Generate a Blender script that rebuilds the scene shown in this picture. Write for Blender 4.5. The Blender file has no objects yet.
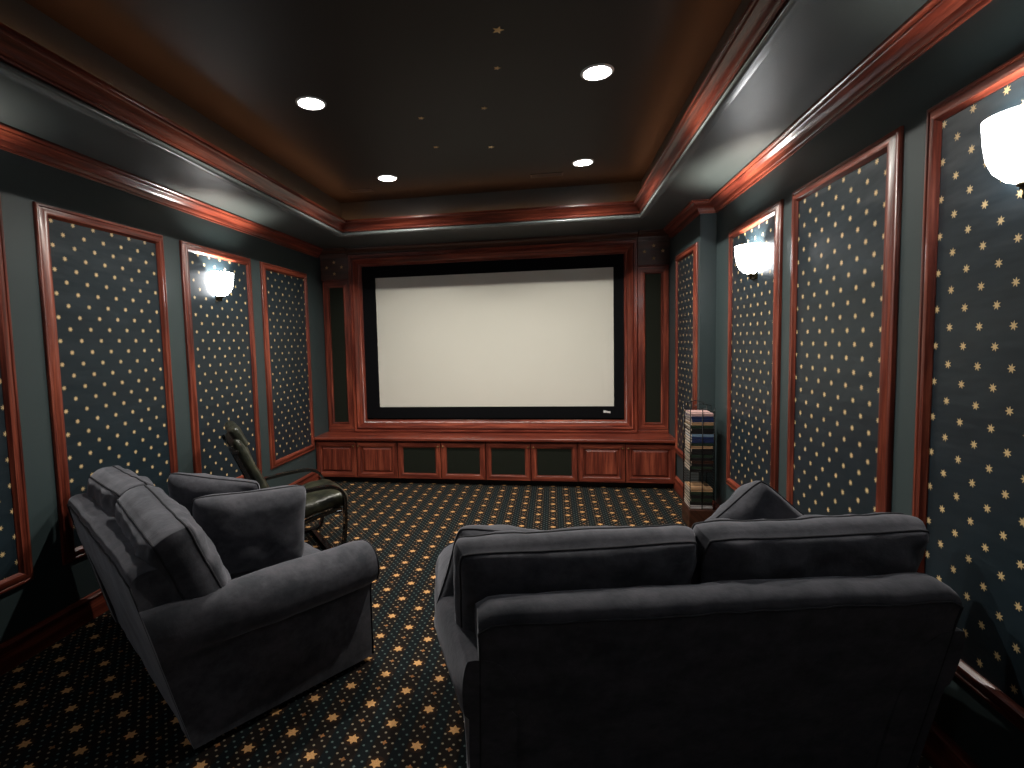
import bpy, bmesh, math, random
from math import sin, cos, pi, sqrt, atan2, radians
from mathutils import Vector, Matrix, noise
random.seed(7)
sc = bpy.context.scene
COL = sc.collection

# ------------------------------------------------------------------ node helpers
def newmat(name):
    m = bpy.data.materials.new(name); m.use_nodes = True
    nt = m.node_tree; nt.nodes.clear()
    out = nt.nodes.new('ShaderNodeOutputMaterial')
    b = nt.nodes.new('ShaderNodeBsdfPrincipled')
    nt.links.new(b.outputs[0], out.inputs[0])
    return m, nt, b
class G:
    """tiny node graph helper"""
    def __init__(s, nt): s.nt = nt
    def put(s, sock, v):
        if isinstance(v, bpy.types.NodeSocket): s.nt.links.new(v, sock)
        else: sock.default_value = v
    def m(s, op, a, b=0.0, c=0.0):
        n = s.nt.nodes.new('ShaderNodeMath'); n.operation = op
        s.put(n.inputs[0], a); s.put(n.inputs[1], b); s.put(n.inputs[2], c)
        return n.outputs[0]
    def mix(s, f, a, b):
        n = s.nt.nodes.new('ShaderNodeMix'); n.data_type = 'RGBA'
        s.put(n.inputs[0], f); s.put(n.inputs[6], a); s.put(n.inputs[7], b)
        return n.outputs[2]
    def noise(s, vec, scale, detail=3.0, rough=.5):
        n = s.nt.nodes.new('ShaderNodeTexNoise')
        s.put(n.inputs['Vector'], vec); n.inputs['Scale'].default_value = scale
        n.inputs['Detail'].default_value = detail; n.inputs['Roughness'].default_value = rough
        return n.outputs[0]
    def mapping(s, vec, scale=(1,1,1), loc=(0,0,0)):
        n = s.nt.nodes.new('ShaderNodeMapping'); s.put(n.inputs[0], vec)
        n.inputs['Scale'].default_value = scale; n.inputs['Location'].default_value = loc
        return n.outputs[0]
    def coord(s, which):
        return s.nt.nodes.new('ShaderNodeTexCoord').outputs[which]
    def xyz(s, vec):
        n = s.nt.nodes.new('ShaderNodeSeparateXYZ'); s.put(n.inputs[0], vec)
        return n.outputs[0], n.outputs[1], n.outputs[2]
    def ramp(s, f, stops):
        n = s.nt.nodes.new('ShaderNodeValToRGB'); s.put(n.inputs[0], f)
        e = n.color_ramp.elements
        e[0].position, e[0].color = stops[0][0], stops[0][1]
        e[1].position, e[1].color = stops[-1][0], stops[-1][1]
        for p, c in stops[1:-1]:
            k = e.new(p); k.color = c
        return n.outputs[0]
    def bump(s, h, strength, dist, b):
        n = s.nt.nodes.new('ShaderNodeBump'); s.put(n.inputs['Height'], h)
        n.inputs['Strength'].default_value = strength; n.inputs['Distance'].default_value = dist
        s.nt.links.new(n.outputs[0], b.inputs['Normal'])
def C4(r, g, b): return (r, g, b, 1)
def plain(name, col, rough=.5, metal=0, spec=.5, coat=0):
    m, nt, b = newmat(name); b.inputs['Base Color'].default_value = C4(*col)
    b.inputs['Roughness'].default_value = rough; b.inputs['Metallic'].default_value = metal
    b.inputs['Specular IOR Level'].default_value = spec; b.inputs['Coat Weight'].default_value = coat
    return m
def emis(name, col, s):
    m, nt, b = newmat(name)
    b.inputs['Base Color'].default_value = C4(.8, .8, .8)
    b.inputs['Emission Color'].default_value = C4(*col); b.inputs['Emission Strength'].default_value = s
    return m

def mk_wood(name, dark, mid, light, rough=.3, coat=.35):
    m, nt, b = newmat(name); g = G(nt)
    uv = g.coord('UV')
    n1 = g.noise(g.mapping(uv, (1.6, 26, 1)), 1.0, 4, .6)
    n2 = g.noise(g.mapping(uv, (4.0, 150, 1)), 1.0, 3, .6)
    n3 = g.noise(g.mapping(uv, (1.2, 3.0, 1)), 1.0, 2, .5)
    f = g.m('ADD', g.m('MULTIPLY', n1, .62), g.m('ADD', g.m('MULTIPLY', n2, .23), g.m('MULTIPLY', n3, .15)))
    c = g.ramp(f, [(.36, C4(*dark)), (.5, C4(*mid)), (.66, C4(*light))])
    nt.links.new(c, b.inputs['Base Color'])
    b.inputs['Roughness'].default_value = rough
    b.inputs['Specular IOR Level'].default_value = .4
    b.inputs['Coat Weight'].default_value = coat; b.inputs['Coat Roughness'].default_value = .16
    g.bump(n2, .12, .002, b)
    return m
WOOD = mk_wood('mahogany', (.038, .0078, .005), (.138, .027, .0155), (.34, .082, .042), .36, .10)
WOODG = mk_wood('polished_mahogany', (.040, .0075, .005), (.140, .026, .015), (.34, .078, .040), .30, .35)
WOODD = mk_wood('dark_and_shaded_mahogany', (.018, .007, .004), (.050, .018, .010), (.10, .036, .019), .42, .15)  # dark wood; on cornices and frieze blocks the colour holds the soffit's shade

def mk_paint(name, col, rough, bump=.15, spec=.5):
    m, nt, b = newmat(name); g = G(nt)
    o = g.coord('Object')
    n = g.noise(o, 2.2, 3)
    c = g.mix(g.m('MULTIPLY', n, .35), C4(*col), C4(col[0]*1.25, col[1]*1.2, col[2]*1.15))
    nt.links.new(c, b.inputs['Base Color'])
    b.inputs['Roughness'].default_value = rough; b.inputs['Specular IOR Level'].default_value = spec
    g.bump(g.noise(o, 160, 2), bump, .001, b)
    return m
PAINT = mk_paint('teal_grey_wall_paint', (.030, .047, .050), .5)
SOFFIT = mk_paint('slate_ceiling_paint', (.046, .056, .056), .42, .3)
TRAY = mk_paint('umber_ceiling_paint', (.019, .0160, .0125), .55, .3, .22)
TRIMP = mk_paint('slate_gloss_trim_paint', (.13, .15, .15), .25, .05)

def star_mask(g, u, v, p, q, R, pts, thr_soft=.0012):
    """six or seven pointed star centred in a staggered lattice of period p x q"""
    outs = []
    for off in (0.0, .5):
        a = g.m('MULTIPLY', g.m('SUBTRACT', g.m('FRACT', g.m('ADD', g.m('DIVIDE', u, p), .5 + off)), .5), p)
        c = g.m('MULTIPLY', g.m('SUBTRACT', g.m('FRACT', g.m('ADD', g.m('DIVIDE', v, q), .5 + off)), .5), q)
        r = g.m('SQRT', g.m('ADD', g.m('MULTIPLY', a, a), g.m('MULTIPLY', c, c)))
        th = g.m('ARCTAN2', c, a)
        k = g.m('ABSOLUTE', g.m('SINE', g.m('ADD', g.m('MULTIPLY', th, pts / 2.0), .3)))
        rad = g.m('MULTIPLY', R, g.m('SUBTRACT', 1.0, g.m('MULTIPLY', k, .56)))
        outs.append(g.m('LESS_THAN', r, rad))
    return g.m('MAXIMUM', outs[0], outs[1])

def mk_fabric(name, au, av, p, q):
    m, nt, b = newmat(name); g = G(nt)
    uv = g.coord('UV'); x, y, z = g.xyz(uv)
    u = g.m('SUBTRACT', x, au); v = g.m('SUBTRACT', y, av)
    mask = star_mask(g, u, v, p, q, .0155, 7)
    mott = g.noise(uv, 5.0, 4, .6)
    base = g.mix(mott, C4(.0040, .0105, .0160), C4(.012, .026, .037))
    fine = g.noise(uv, 420, 1)
    base = g.mix(g.m('MULTIPLY', fine, .3), base, C4(.03, .033, .03))
    c = g.mix(mask, base, C4(.62, .45, .22))
    nt.links.new(c, b.inputs['Base Color'])
    b.inputs['Specular IOR Level'].default_value = .38
    nt.links.new(g.m('ADD', .40, g.m('MULTIPLY', mask, .1)), b.inputs['Roughness'])
    rip = g.noise(g.mapping(uv, (2.0, 7.0, 1)), 1.0, 3, .5)
    g.bump(g.m('ADD', g.m('MULTIPLY', rip, .9), g.m('MULTIPLY', fine, .015)), .3, .03, b)
    return m
FAB_R = mk_fabric('starred_wallpaper_right', 1.973, 2.021, .1262, .1275)
FAB_L = mk_fabric('starred_wallpaper_left', 2.459, 1.757, .1315, .131)

def mk_carpet():
    m, nt, b = newmat('star_carpet'); g = G(nt)
    o = g.coord('Object'); X, Y, Z = g.xyz(o)
    u = g.m('ADD', X, .808); v = g.m('SUBTRACT', Y, 2.456)
    px, py = .2615, .2035
    big = None; small = None
    def cell(uu, vv, p, q, ou, ov):
        a = g.m('MULTIPLY', g.m('SUBTRACT', g.m('FRACT', g.m('ADD', g.m('DIVIDE', uu, p), .5 + ou)), .5), p)
        c = g.m('MULTIPLY', g.m('SUBTRACT', g.m('FRACT', g.m('ADD', g.m('DIVIDE', vv, q), .5 + ov)), .5), q)
        r = g.m('SQRT', g.m('ADD', g.m('MULTIPLY', a, a), g.m('MULTIPLY', c, c)))
        return a, c, r
    tuft = g.noise(o, 170, 2)
    bigs = []; smalls = []; halos = []
    for k in (0.0, .5):
        a, c, r = cell(u, v, px, py, k, k)
        th = g.m('ARCTAN2', c, a)
        w = g.m('ABSOLUTE', g.m('SINE', g.m('ADD', g.m('MULTIPLY', th, 3.0), 1.571)))
        w = g.m('ADD', g.m('MULTIPLY', w, .34), g.m('MULTIPLY', tuft, .30))
        bigs.append(g.m('LESS_THAN', r, g.m('MULTIPLY', .0305, g.m('SUBTRACT', 1.0, w))))
        halos.append(g.m('LESS_THAN', r, .034))
        a, c, r = cell(u, v, px, py, k, k + .5)
        th = g.m('ARCTAN2', c, a)
        w = g.m('ABSOLUTE', g.m('SINE', g.m('MULTIPLY', th, 2.0)))
        smalls.append(g.m('LESS_THAN', r, g.m('MULTIPLY', .0125, g.m('SUBTRACT', 1.0, g.m('MULTIPLY', w, .45)))))
    big = g.m('MAXIMUM', *bigs); small = g.m('MAXIMUM', *smalls); halo = g.m('MAXIMUM', *halos)
    # stripe position: 0 on a flower column, 1 midway between columns
    s = g.m('MULTIPLY', g.m('ABSOLUTE', g.m('SUBTRACT', g.m('FRACT', g.m('ADD', g.m('DIVIDE', u, px / 2), .5)), .5)), 2.0)
    col = g.m('LESS_THAN', s, .62)
    q1, q2 = px / 6, py / 4
    dots = []
    for k in (0.0, .5):
        a, c, r = cell(u, v, q1, q2, k + .25, k)
        dots.append(g.m('LESS_THAN', r, .0050))
    dot = g.m('MAXIMUM', *dots)
    alt = g.m('GREATER_THAN', g.m('FRACT', g.m('ADD', g.m('DIVIDE', v, q2), g.m('DIVIDE', u, q1))), .5)
    fib = g.noise(o, 700, 1)
    ground = g.mix(col, C4(.0022, .0056, .0072), C4(.0080, .0048, .0034))
    ground = g.mix(g.m('MULTIPLY', fib, .4), ground, C4(.006, .006, .006))
    dcol = g.mix(col, C4(.08, .115, .11), g.mix(alt, C4(.36, .12, .045), C4(.24, .20, .14)))
    c = g.mix(dot, ground, dcol)
    c = g.mix(halo, c, C4(.022, .011, .006))
    c = g.mix(small, c, C4(.27, .12, .045))
    flower = g.mix(tuft, C4(.34, .15, .05), C4(.85, .50, .21))
    c = g.mix(big, c, flower)
    nt.links.new(c, b.inputs['Base Color'])
    b.inputs['Roughness'].default_value = .95; b.inputs['Specular IOR Level'].default_value = .15
    g.bump(fib, .6, .004, b)
    return m
CARPET = mk_carpet()

def mk_suede(name, dark, light, sheen=.5):
    m, nt, b = newmat(name); g = G(nt)
    o = g.coord('Object')
    n = g.noise(g.mapping(o, (1, 1, 1.6)), 7.0, 5, .62)
    n2 = g.noise(o, 34.0, 3, .6)
    f = g.m('ADD', g.m('MULTIPLY', n, .75), g.m('MULTIPLY', n2, .25))
    c = g.ramp(f, [(.38, C4(*dark)), (.62, C4(*light))])
    nt.links.new(c, b.inputs['Base Color'])
    b.inputs['Roughness'].default_value = .85; b.inputs['Specular IOR Level'].default_value = .2
    b.inputs['Sheen Weight'].default_value = sheen; b.inputs['Sheen Roughness'].default_value = .45
    b.inputs['Sheen Tint'].default_value = C4(.55, .57, .64)
    g.bump(g.m('ADD', g.m('MULTIPLY', n2, .4), g.m('MULTIPLY', n, .6)), .35, .01, b)
    return m
SUEDE = mk_suede('slate_microsuede', (.030, .033, .040), (.070, .069, .081), .45)
SUEDEP = mk_suede('slate_piping', (.017, .018, .021), (.03, .03, .035), .1)
def mk_leather():
    m, nt, b = newmat('black_green_leather'); g = G(nt); o = g.coord('Object')
    n = g.noise(o, 9, 4, .6)
    nt.links.new(g.ramp(n, [(.4, C4(.010, .012, .008)), (.65, C4(.040, .042, .026))]), b.inputs['Base Color'])
    b.inputs['Roughness'].default_value = .3
    g.bump(n, .5, .02, b)
    return m
LEATHER = mk_leather()
BLACKWOOD = plain('black_lacquered_wood', (.008, .007, .006), .22, coat=.4)
BLACK = plain('black_velvet', (.0022, .0026, .0035), .8, spec=.1)
GRILLE = plain('black_grille_cloth', (.010, .012, .008), .9, spec=.15)
BRASS = plain('aged_brass', (.30, .20, .09), .35, 1)
BRONZE = plain('dark_bronze', (.06, .045, .02), .4, 1)
GOLD = plain('gold_leaf', (.75, .52, .25), .35, .6)
WIRE = plain('black_wire', (.02, .02, .02), .35, .8)
WHITET = plain('white_lacquer', (.7, .7, .7), .4)
TOE = plain('dark_toe_board', (.008, .005, .004), .6)
VENTM = plain('dark_grey_vent', (.02, .02, .018), .5)
def mk_screen():
    m, nt, b = newmat('projection_vinyl'); g = G(nt); o = g.coord('Object')
    nt.links.new(g.mix(g.noise(o, 1.3, 2), C4(.575, .570, .505), C4(.61, .60, .54)), b.inputs['Base Color'])
    b.inputs['Roughness'].default_value = .8; b.inputs['Specular IOR Level'].default_value = .2
    return m
SCREEN = mk_screen()
LAMP = emis('lamp_lens', (1, .98, .94), 60)
ROPE = emis('warm_rope_light', (1, .40, .16), 9.5)
def mk_shade():
    m, nt, b = newmat('opal_glass'); 
    b.inputs['Base Color'].default_value = C4(.9, .9, .88); b.inputs['Roughness'].default_value = .15
    b.inputs['Emission Color'].default_value = C4(.96, .98, 1); b.inputs['Emission Strength'].default_value = 19
    return m
SHADE = mk_shade()

# ------------------------------------------------------------------ mesh helpers
def link(name, bm, mats, parent=None, smooth=False, loc=None, M=None):
    me = bpy.data.meshes.new(name)
    bmesh.ops.recalc_face_normals(bm, faces=bm.faces)
    bm.to_mesh(me); bm.free()
    for m in (mats if isinstance(mats, (list, tuple)) else [mats]): me.materials.append(m)
    if smooth:
        for p in me.polygons: p.use_smooth = True
    o = bpy.data.objects.new(name, me); COL.objects.link(o)
    if parent: o.parent = parent
    if M is not None: o.matrix_local = M
    if loc is not None: o.location = loc
    return o
def smooth_by_angle(o, deg=35):
    me = o.data
    for p in me.polygons: p.use_smooth = True
    bm = bmesh.new(); bm.from_mesh(me)
    for e in bm.edges:
        if len(e.link_faces) == 2 and e.calc_face_angle(0) > radians(deg): e.smooth = False
    bm.to_mesh(me); bm.free()
def tag(o, label=None, cat=None, group=None, kind=None):
    if label: o['label'] = label
    if cat: o['category'] = cat
    if group: o['group'] = group
    if kind: o['kind'] = kind
    return o
def empty(name, loc=(0, 0, 0), rz=0):
    o = bpy.data.objects.new(name, None); COL.objects.link(o); o.location = loc
    o.rotation_euler = (0, 0, rz); o.empty_display_size = .05
    return o
def box(bm, a, b, bev=0.0, seg=2, mi=0):
    """axis box with grain UVs along its longest side"""
    a = Vector(a); b = Vector(b)
    tmp = bmesh.new()
    bmesh.ops.create_cube(tmp, size=1)
    for v in tmp.verts:
        v.co = Vector([a[i] + (v.co[i] + .5) * (b[i] - a[i]) for i in range(3)])
    if bev: bmesh.ops.bevel(tmp, geom=list(tmp.edges), offset=bev, segments=seg, profile=.5, affect='EDGES')
    merge(bm, tmp, mi, grain([abs(b[i] - a[i]) for i in range(3)]))
def grain(d):
    k = max(range(3), key=lambda i: d[i]); o = [i for i in range(3) if i != k]
    r = random.random() * 7
    return lambda p: (p[k] + r, p[o[0]] + p[o[1]] + r * .3)
def merge(bm, tmp, mi=0, uvf=None):
    uv = bm.loops.layers.uv.verify()
    tmp.verts.index_update()
    vm = [bm.verts.new(v.co) for v in tmp.verts]
    for f in tmp.faces:
        try: nf = bm.faces.new([vm[v.index] for v in f.verts])
        except ValueError: continue
        nf.material_index = mi; nf.smooth = f.smooth
        if uvf:
            for l in nf.loops: l[uv].uv = uvf(l.vert.co)
    tmp.free()
def tube(bm, pts, r, n=8, closed=False, mi=0, caps=True):
    pts = [Vector(p) for p in pts]; N = len(pts)
    rr = r if isinstance(r, (list, tuple)) else [r] * N
    uv = bm.loops.layers.uv.verify()
    rings = []; up = None
    for i, p in enumerate(pts):
        if closed: t = (pts[(i + 1) % N] - pts[i - 1]).normalized()
        else: t = (pts[min(i + 1, N - 1)] - pts[max(i - 1, 0)]).normalized()
        if up is None:
            up = Vector((0, 0, 1)) if abs(t.z) < .9 else Vector((1, 0, 0))
        x = t.cross(up).normalized(); up = x.cross(t).normalized()
        rings.append([bm.verts.new(p + (x * cos(2 * pi * k / n) + up * sin(2 * pi * k / n)) * rr[i]) for k in range(n)])
    L = 0
    for i in range(N if closed else N - 1):
        a = rings[i]; b = rings[(i + 1) % N]
        dl = (pts[(i + 1) % N] - pts[i]).length
        for k in range(n):
            f = bm.faces.new((a[k], a[(k + 1) % n], b[(k + 1) % n], b[k])); f.material_index = mi; f.smooth = True
            for l, q in zip(f.loops, ((L, k), (L, k + 1), (L + dl, k + 1), (L + dl, k))): l[uv].uv = (q[0], q[1] * .01)
        L += dl
    if caps and not closed:
        for rg in (rings[0][::-1], rings[-1]):
            f = bm.faces.new(rg); f.material_index = mi
def lathe(bm, prof, c=(0, 0, 0), n=24, mi=0, a0=0, a1=2 * pi):
    full = abs(a1 - a0 - 2 * pi) < 1e-6; m = n if full else n + 1
    rings = []
    for r, z in prof:
        rings.append([bm.verts.new((c[0] + r * cos(a0 + (a1 - a0) * k / n), c[1] + r * sin(a0 + (a1 - a0) * k / n), c[2] + z)) for k in range(m)])
    for i in range(len(prof) - 1):
        for k in range(n):
            k2 = (k + 1) % m
            try:
                f = bm.faces.new((rings[i][k], rings[i][k2], rings[i + 1][k2], rings[i + 1][k])); f.smooth = True; f.material_index = mi
            except ValueError: pass
def sweep(bm, poly, prof, P, closed=True, mi=0, capends=True):
    """mitred sweep. poly: 2D points; prof: (a inward/left offset, b height); P(x,y,b)->3D. closed profile."""
    uv = bm.loops.layers.uv.verify()
    N = len(poly); pts = [Vector(p) for p in poly]
    def nrm(i):
        d = (pts[(i + 1) % N] - pts[i]).normalized(); return Vector((-d.y, d.x))
    rows = []
    for i in range(N):
        if closed or 0 < i < N - 1:
            n1 = nrm((i - 1) % N); n2 = nrm(i)
            m = (n1 + n2) / max(1e-6, 1 + n1.dot(n2))
        else:
            m = nrm(0) if i == 0 else nrm(N - 2)
        rows.append([bm.verts.new(P(pts[i].x + m.x * a, pts[i].y + m.y * a, b)) for a, b in prof])
    K = len(prof)
    cum = [0]
    for k in range(K): cum.append(cum[-1] + (Vector(prof[(k + 1) % K]) - Vector(prof[k])).length)
    off = random.random() * 9
    for i in range(N if closed else N - 1):
        j = (i + 1) % N
        L = (pts[j] - pts[i]).length
        for k in range(K):
            k2 = (k + 1) % K
            f = bm.faces.new((rows[i][k], rows[j][k], rows[j][k2], rows[i][k2])); f.material_index = mi
            for l, q in zip(f.loops, ((0, cum[k]), (L, cum[k]), (L, cum[k + 1]), (0, cum[k + 1]))):
                l[uv].uv = (q[0] + off + i * 3.1, q[1])
    if not closed and capends:
        bm.faces.new(rows[0]).material_index = mi; bm.faces.new(rows[-1][::-1]).material_index = mi
def arc(cx, cy, r, a0, a1, n):
    return [(cx + r * cos(radians(a0 + (a1 - a0) * k / n)), cy + r * sin(radians(a0 + (a1 - a0) * k / n))) for k in range(n + 1)]

# ------------------------------------------------------------------ dimensions
XL, XR, X3, YS = -2.695, 1.35, 1.221, 4.66
YB, YF = -1.7, 6.05
ZS, ZC = 2.674, 2.991
SL, SR, SF, SB = -2.101, .813, 5.055, -1.1

# ------------------------------------------------------------------ room shell
def struct(name, bm, mats, **k):
    o = link(name, bm, mats, **k); o['kind'] = 'structure'; return o
bm = bmesh.new(); box(bm, (XL - .15, YB - .15, -.1), (XR + .15, YF + .15, 0)); struct('floor', bm, CARPET)
bm = bmesh.new(); box(bm, (XL - .15, YB, 0), (XL, YF, 3.1)); struct('wall_left', bm, PAINT)
bm = bmesh.new(); box(bm, (XR, YB, 0), (XR + .15, YS, 3.1)); box(bm, (X3, YS, 0), (XR + .15, YF, 3.1)); struct('wall_right', bm, PAINT)
bm = bmesh.new(); box(bm, (XL - .15, YF, 0), (XR + .15, YF + .15, 3.1)); struct('wall_front', bm, PAINT)
bm = bmesh.new(); box(bm, (XL - .15, YB - .15, 0), (XR + .15, YB, 3.1)); struct('wall_back', bm, PAINT)
bm = bmesh.new(); box(bm, (XL, YB, ZC), (XR, YF, 3.1)); ceil = struct('ceiling', bm, TRAY)
LIGHTS = [(-1.39, 2.965), (.25, 2.965), (-1.395, 4.40), (.254, 4.40)]
for lx, ly in LIGHTS:                     # round openings for the recessed lights
    bm = bmesh.new(); bmesh.ops.create_cone(bm, cap_ends=True, segments=40, radius1=.073, radius2=.073, depth=.12)
    for v in bm.verts: v.co += Vector((lx, ly, ZC))
    cut = link('cutter', bm, TRAY)
    md = ceil.modifiers.new('hole', 'BOOLEAN'); md.operation = 'DIFFERENCE'; md.object = cut; md.solver = 'EXACT'
    dg = bpy.context.evaluated_depsgraph_get(); dg.update()
    me = bpy.data.meshes.new_from_object(ceil.evaluated_get(dg))
    ceil.modifiers.clear(); ceil.data = me
    bpy.data.objects.remove(cut)
bm = bmesh.new()
box(bm, (XL, YB, ZS), (SL, YF, ZC)); box(bm, (SR, YB, ZS), (XR, YF, ZC))
box(bm, (SL, SF, ZS), (SR, YF, ZC)); box(bm, (SL, YB, ZS), (SR, SB, ZC))
struct('ceiling', bm, SOFFIT)

# tray opening: painted bead at the soffit edge and a mahogany cove moulding above it
rect = [(SL, SB), (SR, SB), (SR, SF), (SL, SF)]       # counter-clockwise: left normal = inwards
P3 = lambda x, y, b: Vector((x, y, b))
bm = bmesh.new()
sweep(bm, rect, [(-.03, ZS - .012), (.004, ZS - .014), (.014, ZS - .008), (.018, ZS + .004), (.014, ZS + .018), (.002, ZS + .024), (-.002, ZS + .002), (-.03, ZS - .001)], P3)
smooth_by_angle(struct('trim_1', bm, TRIMP), 50)
bm = bmesh.new()
prof = [(0, ZS + .024), (.020, ZS + .024), (.024, ZS + .032), (.020, ZS + .042)] + \
       [(.024, ZS + .045), (.030, ZS + .060), (.043, ZS + .078), (.060, ZS + .090)] + \
       [(.064, ZS + .094), (.070, ZS + .104), (.078, ZS + .108), (.080, ZS + .120), (.076, ZS + .129), (.066, ZS + .129), (.060, ZS + .112), (0, ZS + .085)]
sweep(bm, rect, prof, P3); smooth_by_angle(struct('trim_2', bm, WOODG), 40)

# wall crown moulding following the walls (room polygon, counter-clockwise)
YU = 5.74
crown_path = [(XL, YU), (XL, YB), (XR, YB), (XR, YS), (X3, YS), (X3, YU)]
def crown_prof(z0, h, p):
    a = [(0, 0), (.10, 0), (.14, .07), (.14, .14), (.20, .16), (.28, .30), (.30, .42), (.40, .50), (.58, .60), (.74, .66), (.80, .72), (.80, .78), (.88, .80), (1, .88), (1, 1), (0, 1)]
    return [(x * p, z0 + y * h) for x, y in a]
bm = bmesh.new(); sweep(bm, crown_path, crown_prof(2.578, ZS - 2.578, .092), P3, closed=False)
smooth_by_angle(struct('trim_3', bm, WOODG), 40)
# baseboards
def base_prof():
    return [(0, 0), (.020, 0), (.020, .105), (.017, .112), (.017, .118), (.022, .124), (.022, .130), (.012, .140), (.010, .146), (0, .148)]
for nm, path in (('baseboard_left', [(XL, 5.52), (XL, YB)]), ('baseboard_right', [(XR, YB), (XR, YS), (X3, YS), (X3, 5.52)]), ('baseboard_back', [(XL + .02, YB), (XR - .02, YB)])):
    bm = bmesh.new(); sweep(bm, path, base_prof(), P3, closed=False); smooth_by_angle(struct(nm, bm, WOOD), 40)

# ------------------------------------------------------------------ framed wallpaper panels
PZ0, PZ1, FW = .388, 2.3595, .068
fprof = [(0, 0), (0, .010), (.004, .016), (.010, .018), (.016, .018), (.020, .014), (.026, .016), (.036, .024), (.048, .028), (.056, .026), (.060, .020), (.064, .014), (.068, .010), (.068, 0)]
def wall_panel(side, xw, y0, y1, label):
    s = 1 if side == 'L' else -1
    root = empty('wall_panel', (xw, (y0 + y1) / 2, PZ0))
    tag(root, label, 'wall panel', 'star-patterned wall panels in mahogany frames')
    yc = (y0 + y1) / 2
    P = lambda u, v, b: Vector((s * b, s * -1 * u if False else u - yc, v - PZ0))
    bm = bmesh.new()
    sweep(bm, [(y0, PZ0), (y1, PZ0), (y1, PZ1), (y0, PZ1)], fprof, P)
    smooth_by_angle(link('frame', bm, WOOD, root), 40)
    bm = bmesh.new(); uv = bm.loops.layers.uv.verify()
    e = FW - .008
    a = Vector((0, y0 + e - yc, e)); b = Vector((s * .006, y1 - e - yc, PZ1 - PZ0 - e))
    tmp = bmesh.new(); bmesh.ops.create_cube(tmp, size=1)
    for v in tmp.verts: v.co = Vector([a[i] + (v.co[i] + .5) * (b[i] - a[i]) for i in range(3)])
    merge(bm, tmp, 0, lambda p: (p.y + yc, p.z + PZ0))
    link('wallpaper', bm, FAB_L if side == 'L' else FAB_R, root)
for a in [('L', XL, 1.288, 2.201, 'starred wall panel cut by the left edge of the photo, nearest on the left wall'),
          ('L', XL, 2.370, 3.280, 'broad starred wall panel on the left wall right behind the angled sofa'),
          ('L', XL, 3.453, 4.343, 'starred wall panel on the left wall with the lit sconce on it'),
          ('L', XL, 4.507, 5.424, 'starred wall panel on the left wall closest to the screen'),
          ('R', XR, 1.262, 2.176, 'nearest starred wall panel on the right wall, carrying the big bright sconce'),
          ('R', XR, 2.321, 3.242, 'starred wall panel without a lamp between the two lit panels of the right wall'),
          ('R', XR, 3.387, 4.311, 'starred wall panel on the right wall carrying the farther sconce'),
          ('R', X3, 4.717, 5.473, 'narrow-looking starred wall panel behind the magazine rack beside the screen')]:
    wall_panel(*a)

# ------------------------------------------------------------------ sconces
def sconce(side, xw, y, z, label, power):
    s = 1 if side == 'L' else -1
    root = empty('wall_sconce', (xw + s * .006, y, z)); tag(root, label, 'wall lamp', 'opal glass wall sconces')
    # half bowl of opal glass, open to the top
    a0, a1 = (-pi / 2, pi / 2) if s == 1 else (pi / 2, 3 * pi / 2)
    prof = [(.0, -.095), (.030, -.092), (.062, -.078), (.088, -.050), (.103, -.012), (.110, .030), (.115, .095), (.112, .095), (.106, .030), (.098, -.010), (.083, -.046), (.058, -.073), (.028, -.087), (0, -.09)]
    bm = bmesh.new(); lathe(bm, prof, n=28, a0=a0, a1=a1)
    for v in bm.verts: v.co.x += s * .012
    link('glass_shade', bm, SHADE, root, smooth=True)
    bm = bmesh.new(); box(bm, (0, -.035, -.125), (s * .012, .035, .03), .004)
    link('backplate', bm, BRONZE, root)
    bm = bmesh.new()
    lathe(bm, [(.0, -.128), (.006, -.126), (.009, -.118), (.005, -.110), (.012, -.104), (.024, -.098), (.024, -.092), (0, -.09)], c=(s * .03, 0, 0), n=16)
    box(bm, (0, -.012, -.106), (s * .04, .012, -.097), .002)
    link('finial', bm, BRONZE, root, smooth=False)
    bm = bmesh.new(); bmesh.ops.create_uvsphere(bm, u_segments=12, v_segments=8, radius=.02)
    for v in bm.verts: v.co.x += s * .058; v.co.z -= .058
    link('bulb', bm, LAMP, root, smooth=True)
    ld = bpy.data.lights.new('sconce_light', 'POINT'); ld.energy = power; ld.color = (1, .93, .82); ld.shadow_soft_size = .03
    lo = bpy.data.objects.new('sconce_light', ld); COL.objects.link(lo); lo.parent = root; lo.location = (s * .06, 0, -.02)
    return root
sconce('L', XL, 3.86, 2.075, 'glowing opal glass sconce on the left wall', 72)
sconce('R', XR, 3.79, 2.065, 'glowing opal glass sconce farther away on the right wall', 80)
sconce('R', XR, 1.72, 2.065, 'big bright opal glass sconce cut by the right edge of the photo', 17)
sconce('L', XL, 1.72, 2.065, 'opal glass sconce on the nearest left wall panel, out of the frame', 34)
sconce('R', XR, -.42, 2.065, 'added opal glass fill sconce on the right wall, unseen behind the camera', 60)  # unseen pair, added as fill for the dark sofa backs
sconce('L', XL, -.42, 2.065, 'added opal glass fill sconce on the left wall, unseen behind the camera', 60)  # added fill like the one opposite

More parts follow.
